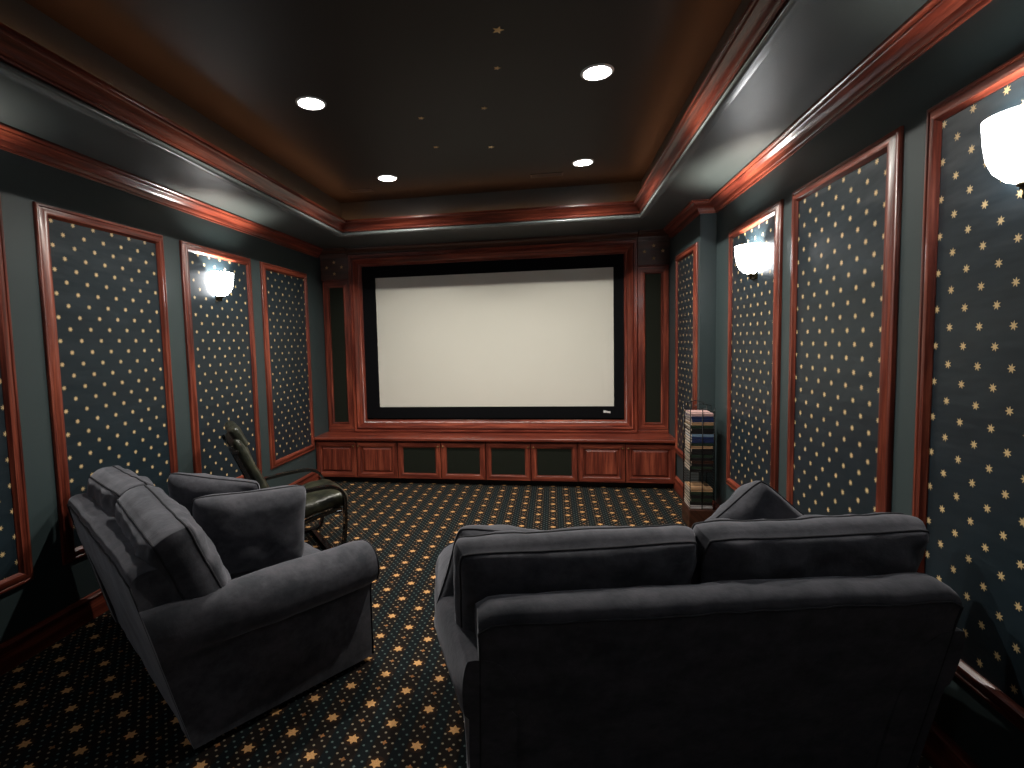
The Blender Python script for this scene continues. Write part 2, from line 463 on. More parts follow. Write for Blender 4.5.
# ------------------------------------------------------------------ recessed lights
def recessed(x, y, label):
    root = empty('recessed_light', (x, y, ZC)); tag(root, label, 'ceiling light', 'recessed downlights in the tray ceiling')
    bm = bmesh.new(); lathe(bm, [(.0725, .055), (.0715, 0), (.0715, -.004), (.074, -.007), (.084, -.006), (.088, -.002), (.088, 0), (.0725, .002)], n=32)
    link('trim_ring', bm, WHITET, root, smooth=True)
    bm = bmesh.new(); lathe(bm, [(0, .036), (.04, .037), (.062, .041), (.0715, .048)], n=28)
    link('lens', bm, LAMP, root, smooth=True)
    ld = bpy.data.lights.new('downlight', 'SPOT'); ld.energy = 158; ld.color = (1, .94, .85)
    ld.spot_size = radians(165); ld.spot_blend = .7; ld.shadow_soft_size = .022
    lo = bpy.data.objects.new('downlight', ld); COL.objects.link(lo); lo.parent = root; lo.location = (0, 0, .030)
recessed(-1.39, 2.965, 'bright recessed downlight, the nearer one on the left of the tray ceiling')
recessed(.25, 2.965, 'largest bright recessed downlight, the nearer one on the right of the tray ceiling')
recessed(-1.395, 4.40, 'bright recessed downlight at the far left of the tray ceiling')
recessed(.254, 4.40, 'bright recessed downlight at the far right of the tray ceiling')

# rope light hidden on the ledge behind the cove moulding
bm = bmesh.new(); e = .040
tube(bm, [(SL + e, SB + e, ZS + .115), (SR - e, SB + e, ZS + .115), (SR - e, SF - e, ZS + .115), (SL + e, SF - e, ZS + .115)], .007, 8, closed=True)
tag(link('rope_light', bm, ROPE), 'warm rope light lying behind the mahogany cove moulding of the tray', 'rope light')

# little stars on the tray ceiling
def star_bm(R, r, n, t, ax='z'):
    bm = bmesh.new(); top = []; bot = []
    for k in range(2 * n):
        q = R if k % 2 == 0 else r; a = pi * k / n + pi / 2
        p = (q * cos(a), q * sin(a)); bot.append(p)
    f0 = [bm.verts.new((x, y, 0)) for x, y in bot]; f1 = [bm.verts.new((x * .8, y * .8, t)) for x, y in bot]
    c = bm.verts.new((0, 0, t * 1.6))
    m = len(f0)
    for k in range(m):
        bm.faces.new((f0[k], f0[(k + 1) % m], f1[(k + 1) % m], f1[k])); bm.faces.new((f1[k], f1[(k + 1) % m], c))
    bm.faces.new(f0[::-1])
    return bm
stars = [(-.233, 2.479, .030, 'largest gold star on the tray ceiling, nearest the camera'),
         (-.273, 2.808, .020, 'gold star second from the camera on the tray ceiling'),
         (-.401, 3.256, .022, 'gold star in the middle of the tray ceiling, right of its pair'),
         (-.812, 3.307, .022, 'gold star in the middle of the tray ceiling, left of its pair'),
         (-.829, 3.808, .022, 'gold star toward the screen on the left of the tray ceiling'),
         (-.435, 3.901, .026, 'gold star closest to the screen on the tray ceiling')]
for x, y, R, lb in stars:
    o = link('ceiling_star', star_bm(R, R * .42, 5, .003), GOLD); o.rotation_euler = (pi, 0, .4); o.location = (x, y, ZC)
    tag(o, lb, 'star', 'gold stars on the tray ceiling')
# air vents
for x, y, w, lb in ((-.04, 4.655, .28, 'dark slotted air vent on the right end of the tray ceiling'), (-1.74, 4.69, .22, 'dark slotted air vent on the left end of the tray ceiling')):
    root = empty('ceiling_vent', (x, y, ZC)); tag(root, lb, 'air vent', 'tray ceiling air vents')
    bm = bmesh.new()
    sweep(bm, [(-w / 2, -.05), (w / 2, -.05), (w / 2, .05), (-w / 2, .05)], [(0, 0), (.003, -.006), (.012, -.006), (.014, 0)], P3)
    link('vent_frame', bm, VENTM, root)
    bm = bmesh.new()
    for k in range(3): box(bm, (-w / 2 + .012, -.030 + k * .024, -.006), (w / 2 - .012, -.018 + k * .024, -.001))
    link('louvres', bm, VENTM, root)

# ------------------------------------------------------------------ built-in at the screen wall
CT, CB, YC, YT = .524, .064, 5.45, 5.823
CX = [-2.685, -2.201, -1.722, -1.230, -.739, -.252, .237, .716, 1.211]
def panel_ring(bm, x0, x1, z0, z1, y, prof):
    """rectangular moulded ring facing -Y at depth y"""
    sweep(bm, [(x0, z0), (x1, z0), (x1, z1), (x0, z1)], prof, lambda u, v, b: Vector((u, y - b, v)))
cab_labels = ['raised-panel mahogany base cabinet at the left end under the screen', 'left one of the two black-grille mahogany base cabinets under the screen',
              'right one of the two black-grille mahogany base cabinets under the screen', 'raised-panel mahogany base cabinet at the right end, beside the magazine rack']
for c in range(4):
    x0, x1 = CX[2 * c], CX[2 * c + 2]
    g_ = c in (1, 2)
    root = empty('base_cabinet', ((x0 + x1) / 2, YC, 0)); ox = (x0 + x1) / 2
    tag(root, cab_labels[c], 'cabinet', 'base cabinets under the screen')
    bm = bmesh.new(); box(bm, (x0 - ox + .001, .022, CB), (x1 - ox - .001, .58, CT - .042))
    link('carcass', bm, WOODD, root)
    bm = bmesh.new(); box(bm, (x0 - ox + .001, .085, 0), (x1 - ox - .001, .50, CB))
    link('toe_kick', bm, TOE, root)
    for d in range(2):
        a, b = CX[2 * c + d] - ox + .004, CX[2 * c + d + 1] - ox - .004
        z0, z1 = CB + .004, CT - .048
        st = .062
        bm = bmesh.new()
        # stiles, rails with a moulded inner edge
        panel_ring(bm, a, b, z0, z1, .022, [(0, 0), (0, .019), (.003, .022), (st - .014, .022), (st - .010, .018), (st - .004, .016), (st, .008), (st, 0)])
        dr = link('door', bm, WOOD, root); smooth_by_angle(dr, 40)
        bm = bmesh.new()
        if g_:
            box(bm, (a + st - .002, .012, z0 + st - .002), (b - st + .002, .020, z1 - st + .002))
            link('grille_cloth', bm, GRILLE, dr)
        else:
            panel_ring(bm, a + st - .001, b - st + .001, z0 + st - .001, z1 - st + .001, .022, [(0, 0), (0, .004), (.006, .004), (.012, .008), (.024, .016), (.026, .018), (.026, 0)])
            tmp = bmesh.new(); bmesh.ops.create_cube(tmp, size=1); pa = Vector((a + st + .024, .004, z0 + st + .024)); pb = Vector((b - st - .024, .021, z1 - st - .024)); rr_ = random.random() * 5
            for v in tmp.verts: v.co = Vector([pa[i] + (v.co[i] + .5) * (pb[i] - pa[i]) for i in range(3)])
            merge(bm, tmp, 0, lambda p: (p.z + rr_, p.x + p.y))
            smooth_by_angle(link('raised_panel', bm, WOOD, dr), 40)
        hx = (b - .024) if d == 0 else (a + .024)
        bm = bmesh.new()
        bmesh.ops.create_uvsphere(bm, u_segments=12, v_segments=8, radius=.011)
        for v in bm.verts: v.co += Vector((hx, -.022, z1 - .045))
        tube(bm, [(hx, 0, z1 - .045), (hx, -.018, z1 - .045)], .005)
        link('knob', bm, BRASS, dr, smooth=True)
# countertop
bm = bmesh.new()
prof = [(YC - .035, CT - .006), (YC - .031, CT), (YC - .02, CT + .0), (6.04, CT), (6.04, CT - .040), (YC - .015, CT - .040), (YC - .020, CT - .034), (YC - .028, CT - .030), (YC - .035, CT - .024)]
uvl = bm.loops.layers.uv.verify()
xs = [XL + .002, X3 - .002]
rows = [[bm.verts.new((x, y, z)) for y, z in prof] for x in xs]
for k in range(len(prof)):
    k2 = (k + 1) % len(prof)
    f = bm.faces.new((rows[0][k], rows[1][k], rows[1][k2], rows[0][k2]))
    for l in f.loops: l[uvl].uv = (l.vert.co.x * .8, l.vert.co.y * .5 + l.vert.co.z)
bm.faces.new(rows[0]); bm.faces.new(rows[1][::-1])
tag(link('countertop', bm, WOODG), 'long glossy mahogany ledge running over the base cabinets', 'countertop')

# speaker towers
def speaker_column(x0, x1, label):
    ox = (x0 + x1) / 2; root = empty('speaker_column', (ox, YT, CT)); tag(root, label, 'speaker cabinet', 'speaker columns beside the screen')
    zt = 2.318; z0 = CT
    def L(z): return z - CT
    bm = bmesh.new(); box(bm, (x0 - ox, .014, L(z0)), (x1 - ox, .20, L(2.672))); link('carcass', bm, WOODD, root)
    w = .082
    bm = bmesh.new()
    panel_ring(bm, x0 - ox + .002, x1 - ox - .002, L(z0 + .034), L(zt), .014, [(0, 0), (0, .016), (.004, .020), (w - .020, .020), (w - .014, .026), (w - .006, .022), (w, .008), (w, 0)])
    fr = link('grille_frame', bm, WOOD, root); smooth_by_angle(fr, 40)
    bm = bmesh.new(); box(bm, (x0 - ox + w - .002, .004, L(z0 + .034 + w - .002)), (x1 - ox - w + .002, .012, L(zt - w + .002)))
    link('grille_cloth', bm, GRILLE, root)
    bm = bmesh.new(); box(bm, (x0 - ox + .002, -.006, L(z0)), (x1 - ox - .002, .014, L(z0 + .034)), .003); link('plinth', bm, WOOD, root)
    # frieze block with four studs
    bm = bmesh.new(); box(bm, (x0 - ox, -.030, L(zt + .010)), (x1 - ox, .014, L(2.585)), .003); bl = link('frieze_block', bm, WOODD, root)  # shade below the soffit is put into the block's darker colour
    bm = bmesh.new(); box(bm, (x0 - ox, -.036, L(zt)), (x1 - ox, .014, L(zt + .012)), .004); link('necking', bm, WOOD, root)
    cz = L((zt + 2.585) / 2 + .005)
    for dx, dz in ((0, .070), (-.092, .012), (.092, .012), (0, -.062)):
        s = link('star_stud', star_bm(.022, .011, 5, .006), GOLD, bl)
        s.matrix_local = Matrix.Translation((dx, -.030, cz + dz)) @ Matrix.Rotation(pi / 2, 4, 'X')
    # crown cap projecting over the block
    bm = bmesh.new()
    cp = [(-a, b) for a, b in crown_prof(L(2.575), 2.672 - 2.575, .105)]
    sweep(bm, [(x0 - ox, 0.0), (x1 - ox, 0.0)], [(-a * 1.0, b) for a, b in [(q[0] - .03, q[1]) for q in cp]] if False else [(q[0] - .030, q[1]) for q in cp], P3, closed=False)
    smooth_by_angle(link('cornice', bm, WOODD, root), 40)  # darker wood tone imitates the soffit's shade
speaker_column(-2.690, -2.352, 'tall mahogany speaker column with black grille left of the screen')
speaker_column(.893, 1.218, 'tall mahogany speaker column with black grille right of the screen')

# moulded surround of the screen
bm = bmesh.new()
AL, AR, AB, AT = -2.350, .891, CT + .004, 2.60
FL, FR, FB, FT = -2.213, .770, .6875, 2.464
w = .125
prof = [(0, -.02), (0, .030), (.006, .036), (.020, .036), (.026, .028), (.034, .028), (.042, .040), (.052, .044), (.060, .040), (.066, .026), (.076, .006), (.092, -.022), (.108, -.044), (.118, -.048), (.122, -.056), (.128, -.060), (.128, -.10), (0, -.10)]
sx = [(AL, AB), (AR, AB), (AR, AT), (AL, AT)]
sweep(bm, sx, prof, lambda u, v, b: Vector((u, YT - b, v)))
o = link('screen_surround', bm, WOODG); smooth_by_angle(o, 40)
tag(o, 'wide stepped mahogany picture-frame moulding around the projection screen', 'screen surround')
# cornice between the columns
bm = bmesh.new()
prof = [(-.10, 2.600), (.030, 2.600), (.036, 2.606), (.036, 2.618), (.046, 2.622), (.052, 2.634), (.060, 2.640), (.078, 2.646), (.084, 2.652), (.084, 2.672), (-.10, 2.672)]
sweep(bm, [(AR, YT), (AL, YT)], prof, P3, closed=False)
prof = [(-.10, 2.470), (.0, 2.470), (.010, 2.478), (.010, 2.500), (.018, 2.506), (.018, 2.530), (.040, 2.545), (.040, 2.570), (.050, 2.58), (.050, 2.600), (-.10, 2.600)]
o = link('cornice', bm, WOODD); smooth_by_angle(o, 40)  # soffit shade painted in through the darker wood
tag(o, 'mahogany cornice coloured dark for the soffit shade, over the projection screen, between the speaker columns', 'cornice')

# projection screen
YSC = 5.911
root = empty('projection_screen', (-.72, YSC, FB)); tag(root, 'large blank off-white projection screen in a flat black frame', 'projection screen')
bm = bmesh.new()
WL, WR, WB, WT = -2.0625, .6545, .808, 2.336
for a, b in (((FL - .01, FB - .01), (WL, FT + .01)), ((WR, FB - .01), (FR + .01, FT + .01)), ((WL, FB - .01), (WR, WB)), ((WL, WT), (WR, FT + .01))):
    box(bm, (a[0] + .72, -.018, a[1] - FB), (b[0] + .72, .02, b[1] - FB), 0)
fr = link('frame', bm, BLACK, root)
bm = bmesh.new(); box(bm, (WL + .72, -.004, WB - FB), (WR + .72, .012, WT - FB)); link('screen_fabric', bm, SCREEN, root)
# small illegible maker's mark on the lower right of the frame
bm = bmesh.new()
cx0, cz0 = .575 + .72, .748 - FB
for x, z, w_, h_ in ((0, .002, .026, .026), (.028, .0, .010, .022), (.040, -.003, .008, .022), (.050, -.004, .012, .018), (.064, -.006, .010, .024)):
    box(bm, (cx0 + x - .035, -.0205, cz0 + z - h_ / 2), (cx0 + x - .035 + w_, -.0175, cz0 + z + h_ / 2), .001)
link('maker_mark', bm, WHITET, fr)

# ------------------------------------------------------------------ magazine rack
RX0, RX1, RY0, RY1 = 1.078, 1.262, 4.36, 4.58
root = empty('magazine_rack', ((RX0 + RX1) / 2, (RY0 + RY1) / 2, 0)); tag(root, 'tall narrow black wire rack of magazines in the right wall corner', 'magazine rack')
rcx, rcy = (RX0 + RX1) / 2, (RY0 + RY1) / 2
bm = bmesh.new(); box(bm, (RX0 - rcx - .01, RY0 - rcy - .01, 0), (RX1 - rcx + .01, RY1 - rcy + .01, .16), .008)
link('base', bm, WOODD, root)
for sx_, sy_ in ((-1, -1), (1, -1), (-1, 1), (1, 1), (0, -1)):
    bm = bmesh.new(); hx_, hy_ = (RX1 - RX0) / 2, (RY1 - RY0) / 2
    tube(bm, [(sx_ * hx_, sy_ * hy_, .15), (sx_ * hx_, sy_ * hy_, .99)], .0035, 6); link('upright', bm, WIRE, root)
for k in range(36):
    z = .185 + k * .022
    bm = bmesh.new()
    tube(bm, [(-hx_, -hy_, z), (hx_, -hy_, z), (hx_, hy_, z), (-hx_, hy_, z)], .0018, 5, closed=True)
    link('wire_shelf', bm, WIRE, root)
for sy_ in (-1, 1):
    bm = bmesh.new(); tube(bm, [(-hx_ * .7, sy_ * hy_, .985), (-hx_ * .7, sy_ * hy_, 1.01), (0, sy_ * hy_, 1.025), (hx_ * .7, sy_ * hy_, 1.01), (hx_ * .7, sy_ * hy_, .985)], .003, 6); link('top_loop', bm, WIRE, root)
cols = {'cream': (.60, .50, .34), 'white': (.62, .60, .60), 'navy': (.02, .035, .11), 'dark green': (.02, .04, .025), 'tan': (.5, .30, .16), 'pale blue': (.22, .34, .48), 'black': (.012, .012, .013), 'pink': (.6, .38, .36), 'dark brown': (.05, .022, .014)}
PAGE = plain('magazine_pages', (.62, .52, .42), .7)
def book_mat(n):
    return plain('cover_' + n.replace(' ', '_'), cols[n], .35)
BM_ = {n: book_mat(n) for n in cols}
# (bottom z, thickness, front colour, left-end colour)
up = ['black', 'dark green', 'black', 'dark brown', 'black', 'dark green', 'black', 'black', 'tan', 'dark green', 'navy', 'navy', 'pale blue', 'black', 'black', 'dark green', 'tan', 'navy', 'navy', 'pink']
ordn = ['lowest', 'second', 'third', 'fourth', 'fifth', 'sixth', 'seventh', 'eighth', 'ninth', 'tenth', 'eleventh', 'twelfth', 'thirteenth', 'fourteenth', 'fifteenth', 'sixteenth', 'seventeenth', 'eighteenth', 'nineteenth', 'topmost']
def mag(x, y, z, t, n, label, grp, ang):
    w, d = .166, .205
    root = empty('magazine', (x, y, z), ang); tag(root, label, 'magazine', grp)
    bm = bmesh.new(); box(bm, (-w / 2, -d / 2, 0), (w / 2, d / 2, t * .14)); box(bm, (-w / 2, -d / 2, t * .86), (w / 2, d / 2, t)); box(bm, (-w / 2, -d / 2, t * .14), (w / 2, -d / 2 + .003, t * .86))
    link('cover', bm, BM_[n], root)
    bm = bmesh.new(); box(bm, (-w / 2 + .001, -d / 2 + .004, t * .15), (w / 2 - .003, d / 2 - .002, t * .85))
    link('pages', bm, PAGE, root)
z = .465
for i, n in enumerate(up):
    t = .024; dx = random.uniform(-.004, .004)
    mag(rcx + dx, rcy, z, t - .001, n, '%s magazine, %s from the bottom of the tall upper pile in the wire rack' % (n, ordn[i]) if i else 'black magazine at the very bottom of the tall upper pile in the wire rack', 'magazines in the upper pile of the rack', random.uniform(-.02, .02))
    z += t
z = .165
low = ['white', 'black', 'dark green', 'black', 'dark green', 'tan']
for i, n in enumerate(low):
    t = .028
    mag(rcx + random.uniform(-.004, .002), rcy, z, t - .001, n, '%s magazine in the short lower pile of the wire rack, %s from below' % (n, ordn[i]), 'magazines in the lower pile of the rack', random.uniform(-.02, .02))
    z += t

# ------------------------------------------------------------------ sofas
def fbm(p, s, o=0): return noise.noise(Vector((p[0] * s + o, p[1] * s + o * .7, p[2] * s - o)))
def box_cushion(w, h, t, seed, crown=.05, wr=.006, n=26, corner=.05, sag=0):
    """soft boxed cushion. width X, height Z, thickness Y, centred. returns bm and piping loops"""
    bm = bmesh.new()
    def shape(s, r):      # outline point for (s, r) in [-1,1]
        x = s * w / 2 * (1 - .035 * (1 - r * r)) ; z = r * h / 2 * (1 - .05 * (1 - s * s))
        k = max(abs(s), abs(r))
        # round corners
        q = (abs(s) ** 6 * abs(r) ** 6)
        x *= 1 - .05 * q; z *= 1 - .05 * q
        return x, z
    def dz(x, z, y): return wr * (fbm((x, y, z), 9, seed) + .6 * fbm((x, y, z), 22, seed * 2)) * 1.6
    grids = []
    for side in (-1, 1):
        g = []
        for j in range(n + 1):
            row = []
            for i in range(n + 1):
                s = sin((i / n - .5) * pi * .999); r = sin((j / n - .5) * pi * .999)
                x, z = shape(s, r)
                e = ((1 - s ** 4) * (1 - r ** 4)) ** .5
                y = side * (t / 2 * (.80 + .20 * e ** .5) + crown * e)
                d = dz(x, z, side)
                row.append(bm.verts.new((x + d * .3, y + side * d * 1.5 * (e ** .3), z + d * .3)))
            g.append(row)
        grids.append(g)
    for g, fl in zip(grids, (0, 1)):
        for j in range(n):
            for i in range(n):
                q = (g[j][i], g[j][i + 1], g[j + 1][i + 1], g[j + 1][i])
                bm.faces.new(q if not fl else q[::-1])
    def loop(g): return [g[0][i] for i in range(n)] + [g[j][n] for j in range(n)] + [g[n][i] for i in range(n, 0, -1)] + [g[j][0] for j in range(n, 0, -1)]
    A, B = loop(grids[0]), loop(grids[1]); m = len(A)
    prev = A; steps = 5
    for k in range(1, steps + 1):
        if k == steps: cur = B
        else:
            f = k / steps; cur = []
            for a, b in zip(A, B):
                p = a.co.lerp(b.co, f); out = Vector((p.x / (w / 2), 0, p.z / (h / 2)))
                if out.length > 0: out.normalize()
                p = p + out * (.022 * sin(pi * f) + .004 * fbm(p, 14, seed))
                cur.append(bm.verts.new(p))
        for i in range(m):
            j = (i + 1) % m
            bm.faces.new((prev[i], prev[j], cur[j], cur[i]))
        prev = cur
    return bm, [[v.co.copy() for v in A], [v.co.copy() for v in B]]
def knife_pillow(w, h, t, seed, n=28, pinch=.055, wr=.020):
    bm = bmesh.new(); grids = []
    def pt(s, r, side):
        x = s * w / 2 * (1 - pinch * (1 - r * r)); z = r * h / 2 * (1 - pinch * (1 - s * s))
        q6 = abs(s * r) ** 5; x *= 1 - .07 * q6; z *= 1 - .07 * q6
        e = ((1 - s ** 4) * (1 - r ** 4))
        y = side * t / 2 * (max(0, e) ** .46)
        d = wr * (fbm((x, side, z), 8, seed) + .5 * fbm((x, side, z), 20, seed)) * min(1, e * 4)
        return (x, y + side * d, z)
    edge = {}
    for side in (-1, 1):
        g = []
        for j in range(n + 1):
            row = []
            for i in range(n + 1):
                s = sin((i / n - .5) * pi); r = sin((j / n - .5) * pi)
                if i in (0, n) or j in (0, n):
                    if (i, j) not in edge: edge[(i, j)] = bm.verts.new(pt(s, r, 0))
                    row.append(edge[(i, j)])
                else: row.append(bm.verts.new(pt(s, r, side)))
            g.append(row)
        grids.append(g)
        for j in range(n):
            for i in range(n):
                q = (g[j][i], g[j][i + 1], g[j + 1][i + 1], g[j + 1][i])
                bm.faces.new(q if side < 0 else q[::-1])
    g = grids[0]
    L = [g[0][i] for i in range(n)] + [g[j][n] for j in range(n)] + [g[n][i] for i in range(n, 0, -1)] + [g[j][0] for j in range(n, 0, -1)]
    return bm, [[v.co.copy() for v in L]]
def add_piping(o, loops, r=.0045, name='piping'):
    for L in loops:
        bm = bmesh.new(); tube(bm, L, r, 6, closed=True); link(name, bm, SUEDEP, o, smooth=True)

RK, DL = .19, .82
SEATZ = .44
def make_sofa(name, loc, rz, label, seed, cush, HB, HP):
    root = empty(name, loc, rz); tag(root, label, 'sofa', 'slate suede loveseats')
    rake = lambda z: -RK * max(0, z) / .79
    # ---- back frame : rear sheet raked, soft rounded top
    bm = bmesh.new()
    nx = 40; ring = []
    TH = .15
    prof = []
    # profile (y offset from rake line, z) going up the rear, over the top and down inside
    for z in (.03, .12, .25, .4, .55, .66, .72): prof.append((0.0 + .006 * sin(z * 9), z))
    for a in range(0, 181, 18): prof.append((TH / 2 - TH / 2 * cos(radians(a)), .735 + .052 * sin(radians(a))))
    for z in (.66, .5, .42, .30): prof.append((TH + .02, z))
    def bx(i):
        s = -1 + 2 * i / nx
        return s
    rows = []
    for i in range(nx + 1):
        s = -1 + 2 * i / nx; row = []
        for (y, z) in prof:
            rise = 1.0
            zz = z
            if z > .5:
                # rounded upper corners
                c = max(0, (abs(s) - .93) / .07)
                zz = z - .022 * c * c * (z - .5) / .28
                zz += .012 * (1 - s * s) * (z - .5) / .28 * 0.6
            hw = HB - .012 * max(0, (.6 - z))
            p = Vector((s * hw, y + rake(zz), zz))
            d = .006 * fbm(p, 5, seed) + .003 * fbm(p, 15, seed + 3)
            p += Vector((0, d, d * .8 if z > .5 else 0))
            row.append(bm.verts.new(p))
        rows.append(row)
    K = len(prof)
    for i in range(nx):
        for k in range(K - 1): bm.faces.new((rows[i][k], rows[i + 1][k], rows[i + 1][k + 1], rows[i][k + 1]))
        bm.faces.new((rows[i][K - 1], rows[i + 1][K - 1], rows[i + 1][0], rows[i][0]))
    bm.faces.new(rows[0]); bm.faces.new(rows[nx][::-1])
    bo = link('backrest', bm, SUEDE, root); smooth_by_angle(bo, 55)
    # seam piping along rear upper edge and down the rear corners
    kk = 7
    L = [rows_co for rows_co in []]
    bm = bmesh.new()
    seam = [Vector((-HB + .004, rake(z) - .003, z)) for z in (.05, .3, .5, .66)] 
    me = bo.data
    top = [me.vertices[i * K + kk].co.copy() + Vector((0, -.002, .002)) for i in range(nx + 1)]
    right = [Vector((HB - .004, rake(z) - .003, z)) for z in (.66, .5, .3, .05)]
    tube(bm, seam + top[:1], .0035, 6); tube(bm, right[::-1] + top[-1:], .0035, 6); tube(bm, top, .0035, 6)
    link('piping', bm, SUEDEP, bo, smooth=True)
    # ---- base
    bm = bmesh.new(); box(bm, (-HP + .06, .0, .05), (HP - .06, DL - .03, .30), .02, 3)
    smooth_by_angle(link('seat_base', bm, SUEDE, root), 50)
    # ---- arms
    for sd in (-1, 1):
        bm = bmesh.new(); ny = 22; rows = []
        ap = [(HP, .03), (HP, .15), (HP, .28), (HP, .37), (HP + .004, .405)]
        cxx, czz, rr = (HP - .035, .505, .118) if HP < .76 else (HP - .022, .500, .130)
        for a in range(-38, 216, 14): ap.append((cxx + rr * cos(radians(a)), czz + rr * sin(radians(a))))
        ap += [(HP - .150, .40), (HP - .150, .28), (HP - .150, .03)]
        M_ = len(ap)
        for j in range(ny + 1):
            t = j / ny; y = -.005 + t * DL
            row = []
            for (x, z) in ap:
                yy = y + rake(z) * (1 - t) * 1.0
                xx = x
                if x > HP and z > .38: xx = HP + (x - HP) * (.18 + .82 * min(1, t * 2.2) ** .8)
                zz = z
                e = max(0, (t - .93) / .07)          # soften the front edge
                if z > .40:
                    k = 1 - .10 * e * e; xx = cxx + (xx - cxx) * k; zz = czz + (z - czz) * k
                else: xx = xx - .010 * e * e if x > cxx else xx
                zz -= .012 * t if z > .4 else 0
                p = Vector((xx, yy, zz))
                d = .007 * fbm(p, 5, seed + sd) + .004 * fbm(p, 13, seed + 5 * sd)
                if z > .38: p += Vector(((xx - cxx) / rr * d, 0, (zz - czz) / rr * d))
                else: p.x += d * .5
                p.x *= sd
                row.append(bm.verts.new(p))
            rows.append(row)
        for j in range(ny):
            for k in range(M_):
                k2 = (k + 1) % M_
                bm.faces.new((rows[j][k], rows[j + 1][k], rows[j + 1][k2], rows[j][k2]))
        bm.faces.new(rows[0]); bm.faces.new(rows[-1][::-1])
        front = [v.co.copy() + Vector((0, .003, 0)) for v in rows[-1]]
        ao = link('armrest', bm, SUEDE, root); smooth_by_angle(ao, 50)
        bm = bmesh.new(); tube(bm, front[:-1], .004, 6); link('piping', bm, SUEDEP, ao, smooth=True)
    # ---- seat cushions
    for k in (-1, 1):
        wd = 1.17 / 2
        bm, lp = box_cushion(wd, .66, .15, seed + 10 + k, .018, .004, 20)
        o = link('seat_cushion', bm, SUEDE, root, smooth=True)
        o.matrix_local = Matrix.Translation((k * wd / 2, .49, .365)) @ Matrix.Rotation(-pi / 2, 4, 'X')
        add_piping(o, lp, .004)
    # ---- back cushions
    for k, (cx, cy, cz, rx, ry, rz_, w, h, t) in enumerate(cush):
        bm, lp = box_cushion(w, h, t, seed + 20 + k, .045, .008, 30)
        o = link('back_cushion', bm, SUEDE, root, smooth=True)
        o.matrix_local = Matrix.Translation((cx, cy, cz)) @ Matrix.Rotation(rz_, 4, 'Z') @ Matrix.Rotation(rx, 4, 'X') @ Matrix.Rotation(ry, 4, 'Y')
        add_piping(o, lp, .005)
    # ---- feet
    for sx_ in (-1, 1):
        for y in (.05, DL - .09):
            bm = bmesh.new(); lathe(bm, [(0, 0), (.022, 0), (.026, .03), (.030, .06), (0, .06)], c=(sx_ * (HP - .08), y, 0), n=14)
            link('foot', bm, WOODD, root, smooth=False)
    return root
LS = ((-1.972, 2.115, 0), -.622)
RS = ((.462, 1.765, 0), .223)
make_sofa('loveseat', LS[0], LS[1], 'slate suede loveseat angled against the left wall, seen from its side', 1,
          [(-.365, .07, .665, .32, -.03, .03, .70, .50, .145), (.365, .06, .665, .38, .05, -.05, .72, .50, .15)], .705, .735)
make_sofa('loveseat', RS[0], RS[1], 'slate suede loveseat seen from behind, in front of the camera on the right', 5,
          [(-.40, .085, .675, .26, .0, .02, .80, .50, .12), (.40, .085, .68, .26, .01, .02, .80, .50, .12)], .745, .775)
def throw(base, x, y, z, rx, ry, rz, w, h, t, seed, label):
    bm, lp = knife_pillow(w, h, t, seed)
    o = link('throw_pillow', bm, SUEDE, smooth=True)
    B = Matrix.Translation(base[0]) @ Matrix.Rotation(base[1], 4, 'Z')
    o.matrix_world = B @ Matrix.Translation((x, y, z)) @ Matrix.Rotation(rz, 4, 'Z') @ Matrix.Rotation(rx, 4, 'X') @ Matrix.Rotation(ry, 4, 'Y')
    tag(o, label, 'pillow', 'slate suede throw pillows')
    add_piping(o, lp, .004)
throw(LS, .30, .42, .665, .12, .05, 1.35, .54, .42, .20, 31, 'slate suede throw pillow nearer the camera on the angled left sofa')
throw(LS, -.12, .40, .675, .3, .15, .75, .50, .44, .19, 32, 'slate suede throw pillow on the far half of the angled left sofa')
throw(RS, -.60, .36, .64, .34, .20, .15, .50, .44, .20, 33, 'slate suede throw pillow poking out at the left end of the right sofa')
throw(RS, .45, .40, .70, .30, .70, -.1, .46, .46, .20, 34, 'slate suede throw pillow standing on its corner on the right sofa')

# ------------------------------------------------------------------ leather lounge chair
root = empty('lounge_chair', (-1.995, 3.61, 0), -radians(50)); tag(root, 'black leather reclining lounge chair with bentwood frame between sofa and left wall', 'armchair')
def bez(pts, n=10):
    out = []
    P = [Vector(p) for p in pts]
    for i in range(len(P) - 1):
        p0 = P[max(i - 1, 0)]; p1 = P[i]; p2 = P[i + 1]; p3 = P[min(i + 2, len(P) - 1)]
        for k in range(n):
            t = k / n
            out.append(.5 * ((2 * p1) + (-p0 + p2) * t + (2 * p0 - 5 * p1 + 4 * p2 - p3) * t * t + (-p0 + 3 * p1 - 3 * p2 + p3) * t ** 3))
    out.append(P[-1]); return out
def strap(bm, pts, w, t):
    """flat bentwood strip: width along X, thickness in the Y-Z plane"""
    N = len(pts); rows = []
    for i, p in enumerate(pts):
        d = (pts[min(i + 1, N - 1)] - pts[max(i - 1, 0)]).normalized(); nn = Vector((0, -d.z, d.y))
        rows.append([bm.verts.new(p + Vector((sx * w / 2, 0, 0)) + nn * (st * t / 2)) for sx, st in ((-1, -1), (1, -1), (1, 1), (-1, 1))])
    for i in range(N - 1):
        for k in range(4): bm.faces.new((rows[i][k], rows[i][(k + 1) % 4], rows[i + 1][(k + 1) % 4], rows[i + 1][k]))
    bm.faces.new(rows[0][::-1]); bm.faces.new(rows[-1])
